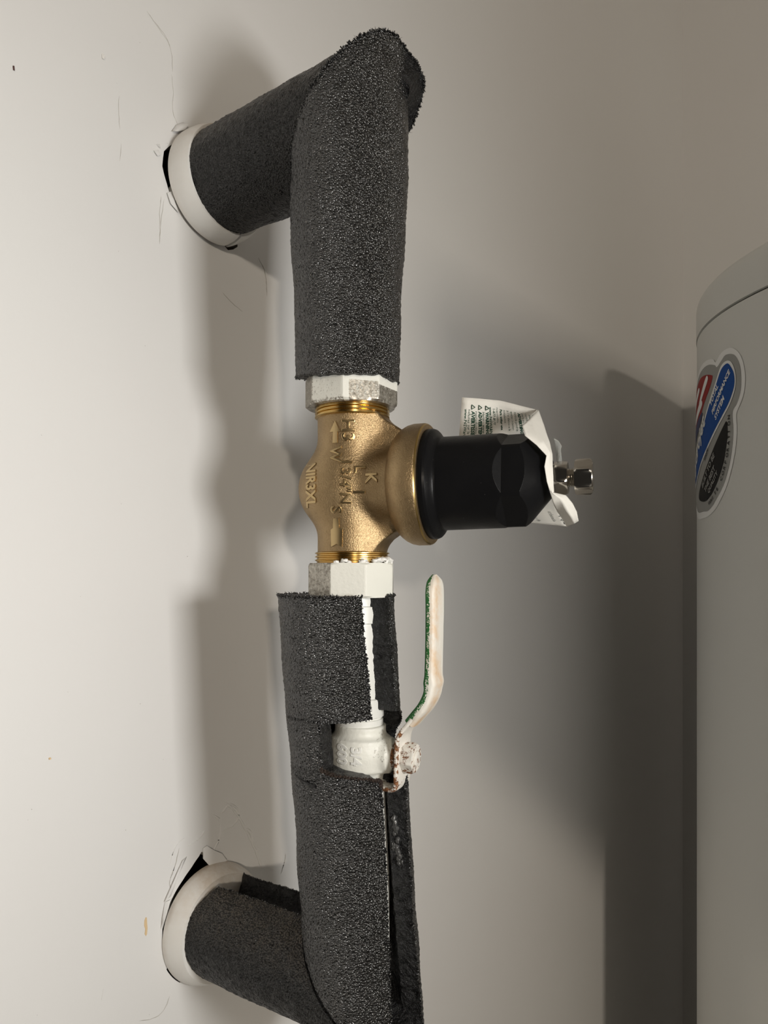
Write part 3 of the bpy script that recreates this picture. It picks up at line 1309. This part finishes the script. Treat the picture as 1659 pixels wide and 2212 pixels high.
def spline(pts, n):
    pts = [np.array(p, float) for p in pts]
    P = [2 * pts[0] - pts[1]] + pts + [2 * pts[-1] - pts[-2]]
    r = []
    for i in range(1, len(P) - 2):
        a, b, c_, d_ = P[i - 1:i + 3]
        for j in range(n):
            t_ = j / n
            r.append(tuple(.5 * (2 * b + (c_ - a) * t_ + (2 * a - 5 * b + 4 * c_ - d_) * t_ ** 2 + (3 * b - a - 3 * c_ + d_) * t_ ** 3)))
    r.append(tuple(pts[-1]))
    return r


hub = spline([(.0110, -.0138), (.0165, -.0143), (.0205, -.0139), (.0219, -.0120), (.0220, -.006), (.0220, .003), (.0221, .0085), (.0235, .0125), (.0265, .0165), (.0290, .0197)], 8)
lever_strip(hub, lambda t_: .0175 - .0035 * sstep(.62, 1, t_) + (-.004 * sstep(.25, 0, t_)), lambda t_: .0023, 'lever_plate', M['rusty'],
            {'rust': lambda x, y, t_: (.58 if x > .8 else (.3 if (y < .2 or t_ < .3) else .12)) * (1 if t_ < .85 else .4)})
grip = spline([(.0268, .0170), (.0292, .0200), (.0330, .0248), (.0356, .0300), (.0364, .0345), (.0363, .0400), (.0362, .0550), (.0360, .0700), (.0357, .0770), (.0356, .0810), (.0355, .0830), (.0354, .0845), (.0354, .0851), (.0354, .0854)], 8)


def gw(t_):
    k = .0150 + .0006 * math.sin(t_ * 9)
    if t_ > .86:
        return k * max(.12, math.sqrt(max(0, 1 - ((t_ - .86) / .142) ** 2)))
    return k * (.88 + .12 * sstep(0, .12, t_))


def gt(t_):
    b_ = .0012 * math.exp(-((t_ - .31) / .03) ** 2)
    return (.0052 + b_) * math.sqrt(max(.06, 1 - sstep(.92, 1, t_) ** 2 * .9))


def green(x, y, t_):
    if y < -.35 and x < .93:
        return 1.3
    if x > .8 and y < -.5:
        return 1.25
    if x > .8 and y < .3:
        return .62 + .1 * math.sin(t_ * 40)
    if x < -.8 and .63 < t_ < .88 and y > -.5:
        return 1.3
    return -.6


def peach(x, y, t_):
    return min(1, 1.35 * max(0, 1 - abs(x - .45 + .4 * math.sin(t_ * 7)) * 1.1)) * (1 if y > 0 else .4)


lever_strip(grip, gw, gt, 'lever_grip', M['lever'], {'green': green, 'peach': peach}, .6)
v_, f = hexnut(.0228, .0288, .0072, 12, .0012, B2, OB, 96)
u2, v2 = frame(B2, UP)
rust = [(.44 + .35 * noise.noise(Vector(p * 180))) for p in v_]
nut = mesh('lever_nut', v_, f, M['rusty'], bval, 28, {'rust': rust}, 'rust-spotted white hex nut on the lever')
v_, f = lathe([(.0280, .0036), (.0293, .0036), (.0297, .0030), (.0297, .0005)], OB, B2, 32)
mesh('stem_end', v_, f, M['rusty'], nut, 40, {'rust': [.3] * len(v_)})

# a chip of white paint caught on the foam below the ball valve
c_ = pipe_axis(-.0995) + CV * .0222 + RT * .0022
pts = [c_ + RT * a * .001 + UP * b * .001 + CV * d_ * .001 for a, b, d_ in ((-2.2, -.9, 0), (-.4, 1.2, .5), (.9, .9, 1.0), (1.6, -.7, .4), (.6, -1.3, .9))]
vs = pts + [p - CV * .0005 for p in pts]
o = mesh('paint_chip', vs, [(0, 1, 2, 3, 4), (9, 8, 7, 6, 5)] + [(i, (i + 1) % 5, 5 + (i + 1) % 5, 5 + i) for i in range(5)], M['caulk'], smooth=0)
tag(o, 'small white paint chip lying on the torn foam below the ball valve', 'chip')

# ------------------------------------------------------------------ paper tag on the adjusting bolt
paper = thing('paper_tag', 'crumpled white warning tag with green print hung on the adjusting bolt', 'tag', tuple(O + B * .092 - UP * .02))
CAM = np.array([-.2786, -.3443, Z0])
DV, RV = V(math.sin(AZ), math.cos(AZ), 0), V(math.cos(AZ), -math.sin(AZ), 0)


def at(u_, v_, D):
    return CAM + D * (DV + (u_ - 829.5) / 1661 * RV + UP * (1232 - v_) / 1661)


def sheet(name, rows, m=M['paper'], sub=6, th=.00022, wr=.0008):
    """rows x cols control points -> bilinear crumpled sheet with thickness"""
    R_, K = len(rows), len(rows[0])
    G = np.array(rows)
    nu, nv = (R_ - 1) * sub + 1, (K - 1) * sub + 1
    P = np.zeros((nu, nv, 3))
    for i in range(nu):
        a = min(i // sub, R_ - 2)
        s = i / sub - a
        for j in range(nv):
            b = min(j // sub, K - 2)
            t_ = j / sub - b
            q = (1 - s) * ((1 - t_) * G[a, b] + t_ * G[a, b + 1]) + s * ((1 - t_) * G[a + 1, b] + t_ * G[a + 1, b + 1])
            P[i, j] = q + CV * wr * noise.noise(Vector(q * 140))
    P = P.reshape(-1, 3)
    f = gridfaces(nu, nv)
    o = mesh(name, P, f, m, paper, 180)
    md = o.modifiers.new('thickness', 'SOLIDIFY')
    md.thickness = th
    md.offset = 0
    return o, G


D1 = .374
back, Gb = sheet('back_panel', [
    [at(998, 858, D1 - .004), at(1080, 865, D1 - .004), at(1163, 886, D1 - .008), ],
    [at(992, 940, D1), at(1085, 945, D1 + .002), at(1185, 950, D1 - .012)],
    [at(1010, 1060, D1 + .002), at(1095, 1060, D1 + .002), at(1200, 1035, D1 - .018)],
    [at(1050, 1105, D1 + .002), at(1120, 1112, D1), at(1212, 1095, D1 - .012)],
    [at(1080, 1112, D1 + .002), at(1150, 1130, D1 - .002), at(1226, 1137, D1 - .010)]], wr=.0004)
Dk = .3345
sheet('folded_strip', [
    [at(1128, 920, .3320), at(1146, 902, .345), at(1163, 884, .3655)],
    [at(1134, 941, .3265), at(1158, 934, .333), at(1177, 925, .352)],
    [at(1160, 962, .3255), at(1174, 955, .328), at(1187, 955, .342)],
    [at(1181, 984, .3255), at(1188, 977, .327), at(1193, 980, .336)],
    [at(1176, 1008, .3245), at(1185, 1008, .3255), at(1194, 1010, .3275)],
    [at(1181, 1040, .3240), at(1188, 1040, .3250), at(1195, 1042, .3270)],
    [at(1188, 1062, .3255), at(1193, 1064, .3250), at(1197, 1064, .3275)]], wr=.0006)
sheet('lower_flap', [
    [at(1188, 1062, .3255), at(1193, 1064, .3250), at(1197, 1064, .3275)],
    [at(1195, 1086, .3290), at(1211, 1076, .327), at(1222, 1070, .331)],
    [at(1204, 1106, .3390), at(1224, 1100, .331), at(1237, 1087, .334)],
    [at(1216, 1122, .3480), at(1235, 1118, .336), at(1246, 1105, .338)],
    [at(1224, 1138, .3560), at(1240, 1131, .343), at(1250, 1125, .341)]], wr=.0009)
# clear plastic tie between tag and lock nut
tie, _ = sheet('plastic_tie', [
    [at(1196, 946, .343), at(1206, 952, .343), at(1213, 964, .343)],
    [at(1201, 965, .342), at(1207, 968, .341), at(1211, 972, .341)],
    [at(1202, 985, .340), at(1208, 986, .338), at(1213, 990, .338)],
    [at(1203, 1000, .337), at(1208, 1002, .336), at(1214, 1004, .336)]], M['clear'], wr=.0002, th=.0004)


def on_panel(a, b):
    """a: 0..1 from left to right edge, b: 0..1 down the top rows"""
    R_, K = Gb.shape[:2]
    x = min(max(a, 0), 1) * (K - 1)
    y = min(max(b, 0), 1) * (R_ - 1)
    i, j = min(int(y), R_ - 2), min(int(x), K - 2)
    s, t_ = y - i, x - j
    return (1 - s) * ((1 - t_) * Gb[i, j] + t_ * Gb[i, j + 1]) + s * ((1 - t_) * Gb[i + 1, j] + t_ * Gb[i + 1, j + 1])


def printed(s, a, b, size, m=None, bold=0., la=37., lb=62., shear=0.):
    """line of print running down the panel; la, lb panel size in mm"""
    v_, f = text_mesh(s, size, 0, 0, 1, bold, shear)
    if not len(v_):
        return
    out = []
    for x, y, z in v_:
        q = on_panel(a + y * 1000 / la, b + x * 1000 / lb)
        q = q + CV * (.0004 * noise.noise(Vector(q * 140)) + .00030)
        out.append(q)
    mesh('print', out, f, m or M['green_ink'], paper, 0)


LN = [('www.P65Warnings.ca.gov', .055, .075, .0031, .00003), ('nefastes sur la reproduction', .105, .075, .0030, 0), ('\u25b2 AVERTISSEMENT', .165, .045, .0036, .0001),
      ('reproductive harm', .235, .085, .0030, 0), ('\u25b2 ADVERTENCIA', .29, .045, .0034, .0001), ('Harm - www.P65', .345, .085, .0028, 0), ('\u25b2 WARNING', .395, .045, .0032, .0001),
      ('www.P65WARN', .435, .05, .0027, .00005), ('1-877-BUY', .475, .055, .0026, .00002), ('responsable', .51, .05, .0022, 0), ('Para evitar una', .548, .06, .0024, .00005), ('instalacion', .585, .06, .0022, 0),
      ('y / o danos a la', .625, .06, .0024, 0), ('quizas ocasion', .665, .06, .0024, 0), ('noticia podria', .71, .06, .0026, 0), ('ADVERTENCIA', .75, .065, .0027, .00009), ('para su asistente', .80, .06, .0026, 0),
      ('certificado con', .845, .055, .0026, 0), ('mantenimiento', .89, .06, .0026, 0), ('este cartucho', .935, .055, .0026, 0)]
for i_, (s, a, b, sz, bo) in enumerate(LN):
    a = .045 + .0445 * i_
    if s[0] == '\u25b2':
        # warning triangle with its bar, drawn as an outline
        for k in range(3):
            q = [(.5, 1), (0, 0), (1, 0)]
            p0, p1 = q[k], q[(k + 1) % 3]
            A_ = [on_panel(a - .002 + .042 * p[1], b + .030 * p[0]) for p in (p0, p1)]
            v_, f = tube([x_ + CV * .0004 for x_ in A_], .00016, 5)
            mesh('print', v_, f, M['green_ink'], paper, 0)
        s = s[2:]
        b += .042
    printed(s, a, b, sz * .60, None, bo)
for s, a, b, sz in (('mos de', .62, .80, .0030), ('manual', .50, .80, .0030), ('alima', .38, .83, .0028), ('ordenado', .83, .78, .0026), ('10-', .93, .84, .0065)):
    printed(s, a, b, sz, M['grey_ink'])

# ------------------------------------------------------------------ water heater
TK = .95
TX, TY, TR = -.2786 + .8516 * TK, -.3443 + .0073 * TK, .23 * TK
heater = thing('water_heater', 'grey cylindrical water heater with a logo sticker in the corner', 'water heater', (TX, TY, 0))
TO = V(TX, TY, Z0)
ZS = .2235 * TK
v_, f = lathe([(-Z0 + .03, TR), (-Z0 + .2, TR), (0, TR), (ZS - .0012, TR), (ZS - .0006, TR - .002)], TO, UP, 192)
mesh('tank', v_, f, M['tank'], heater, 40)
v_, f = lathe([(ZS - .0012, TR - .0025), (ZS + .0014, TR - .0025)], TO, UP, 192, cap=False)
mesh('seam', v_, f, M['seam'], heater, 40)
prof = [(ZS + .0006, TR - .003), (ZS + .0008, TR + .0006), (ZS + .026, TR + .0006)]
prof += [(ZS + .026 + .012 * math.sin(a), TR + .0006 - .012 + .012 * math.cos(a)) for a in np.linspace(.2, PI / 2, 7)]
prof += [(ZS + .040, TR - .05), (ZS + .042, .05)]
v_, f = lathe(prof, TO, UP, 192)
mesh('top_cap', v_, f, M['tank'], heater, 40)
for k in range(3):
    a = 2 * PI * k / 3 + .4
    v_, f = lathe([(-Z0, .018), (-Z0 + .03, .018)], V(TX + .16 * math.cos(a), TY + .17 * math.sin(a), Z0), UP, 20)
    mesh('foot', v_, f, M['seam'], heater)


# sticker: drawn flat in (a, z) millimetres, wrapped on the tank
def wrap(pts, lift):
    out = []
    for a, z in pts:
        ang = a * TK / 1000 / TR
        r = TR + lift
        out.append(V(TX - r * math.cos(ang), TY + r * math.sin(ang), Z0 + z * TK / 1000))
    return out


stick_root = [None]


def stick(name, pts, m, lift, smooth_=True, parent=None):
    P = closed_spline(pts) if smooth_ else pts
    v2, f2 = poly_mesh([(p[0], p[1]) for p in P], 9.)
    return mesh(name, wrap(v2, lift), f2, m, parent or stick_root[0], 180)


outer = [(242, 48), (223, 50), (208, 56), (192, 70), (183, 85), (177, 102), (175, 118), (176, 130), (171, 137), (166, 145), (164, 156), (165, 165), (168, 174), (174, 182), (184, 188), (194, 189), (203, 187), (211, 183), (216, 187), (228, 190), (244, 191), (262, 189), (280, 183), (298, 172), (312, 150), (318, 120), (314, 90), (300, 66), (272, 50)]
inner = [(242, 54), (227, 54), (213, 60), (196, 73), (187, 87), (182, 102), (180, 117), (181, 133), (175, 139), (170, 148), (169, 158), (170, 167), (173, 174), (178, 180), (185, 183), (193, 184), (200, 181), (208, 178), (213, 181), (227, 185), (243, 186), (260, 184), (277, 178), (293, 168), (306, 148), (312, 120), (308, 93), (296, 71), (270, 56)]
stick_root[0] = heater
stk = stick('sticker', outer, M['st_white'], .0004)
stk['label'] = 'white-edged three-lobed logo sticker on the tank'
stick_root[0] = stk
stick('sticker_field', inner, M['st_grey'], .0006)
stick('sticker_flag', [(220, 174), (217, 171), (224, 163), (238, 154), (250, 146), (262, 140), (280, 136), (300, 128), (304, 145), (292, 162), (275, 174), (255, 179), (236, 178)], M['st_red'], .0008)
for pts in ([(232, 176), (228, 172), (240, 163), (256, 154), (259, 157), (246, 167)], [(250, 158), (246, 153), (262, 147), (284, 141), (287, 146), (266, 154)], [(262, 172), (258, 168), (276, 160), (296, 150), (294, 156), (280, 166)]):
    stick('sticker_stripe', pts, M['st_white'], .0010)
stick('sticker_navy', [(246, 146), (252, 138), (268, 130), (290, 122), (306, 118), (306, 132), (290, 136), (268, 142)], M['st_navy'], .0010)
stick('blue_border', [(190, 178.5), (182, 175), (176.5, 165), (176.5, 153), (184, 141), (195, 132), (214, 119), (230, 109), (250, 98), (270, 87), (290, 80), (300, 90), (296, 104), (274, 116), (246, 132), (230, 146), (211, 164), (200, 176)], M['st_white'], .0010)
stick('blue_lobe', [(189, 176), (183, 172), (178, 164), (178, 154), (185, 143), (196, 134), (215, 121), (231, 111), (251, 100), (269, 90), (288, 84), (297, 92), (292, 102), (272, 113), (245, 129), (229, 143), (210, 161), (199, 173)], M['st_blue'], .0012)
stick('black_lobe', [(190, 127), (188.5, 121), (189, 112), (196, 91), (210, 74), (225, 65), (239, 63), (257, 66), (260, 72), (245, 84), (225, 99), (208, 113), (196, 123)], M['st_black'], .0010)


def stick_text(s, size, a0, z0, ang, m, lift, bold=0., shear=0., bend=None):
    """text starting at (a0, z0) mm; reading towards smaller a, climbing by ang degrees"""
    v_, f = text_mesh(s, size, 0, 0, 2, bold, shear)
    if not len(v_):
        return
    ca, sa = math.cos(rad(ang)), math.sin(rad(ang))
    pts = [(a0 - (x * ca - y * sa), z0 + x * sa + y * ca) for x, y, z in v_]
    mesh('sticker_lettering', wrap(pts, lift), f, m, stk, 0)


TW = M['st_white']
stick_text('Hydrojet', 21, 292, 83, 41, TW, .0015, .4, .25)
stick_text('TOTAL', 6.6, 218.5, 145.4, 43, TW, .0015, .2, .2)
stick_text('PERFORMANCE', 6.2, 214.6, 137.4, 43, TW, .0015, .2, .2)
stick_text('SYSTEM', 6.6, 208.5, 131.4, 43, TW, .0015, .2, .2)
TG = M['st_grey']
stick_text('BUILT TO BE', 7.2, 242.4, 75.2, 38, TG, .0014, .15)
stick_text('THE BEST', 7.2, 233.4, 70.2, 38, TG, .0014, .15)
stick_text('QUALITY', 6.2, 224.5, 68.4, 38, TG, .0014, .15)
stick_text('SINCE', 5, 236, 99, 44, M['st_black'], .0012, .1)
# the word along the right hand edge follows the curve
arc = [(226, 57.5), (216, 62), (206, 69), (197, 78), (191, 88), (186.5, 99), (184.5, 110), (184, 121), (184, 132)]
word = 'WHITE CORPORATION'
cum = [0]
for i in range(1, len(arc)):
    cum.append(cum[-1] + math.hypot(arc[i][0] - arc[i - 1][0], arc[i][1] - arc[i - 1][1]))
for i, ch in enumerate(word):
    s = cum[-1] * (i + .2) / len(word)
    a_ = float(np.interp(s, cum, [p[0] for p in arc]))
    z_ = float(np.interp(s, cum, [p[1] for p in arc]))
    a2 = float(np.interp(s + 3, cum, [p[0] for p in arc]))
    z2 = float(np.interp(s + 3, cum, [p[1] for p in arc]))
    stick_text(ch, 5.2, a_, z_, math.degrees(math.atan2(z2 - z_, a_ - a2)), M['st_black'], .0012, .12)

# small knock on the right hand wall
v_, f = lathe([(0, .004), (.0012, .002)], V(.8434, -.028, Z0 + .315), V(-1, 0, 0), 12)
mesh('dark_nick', v_, f, M['mark'], bpy.data.objects['wall_right'])
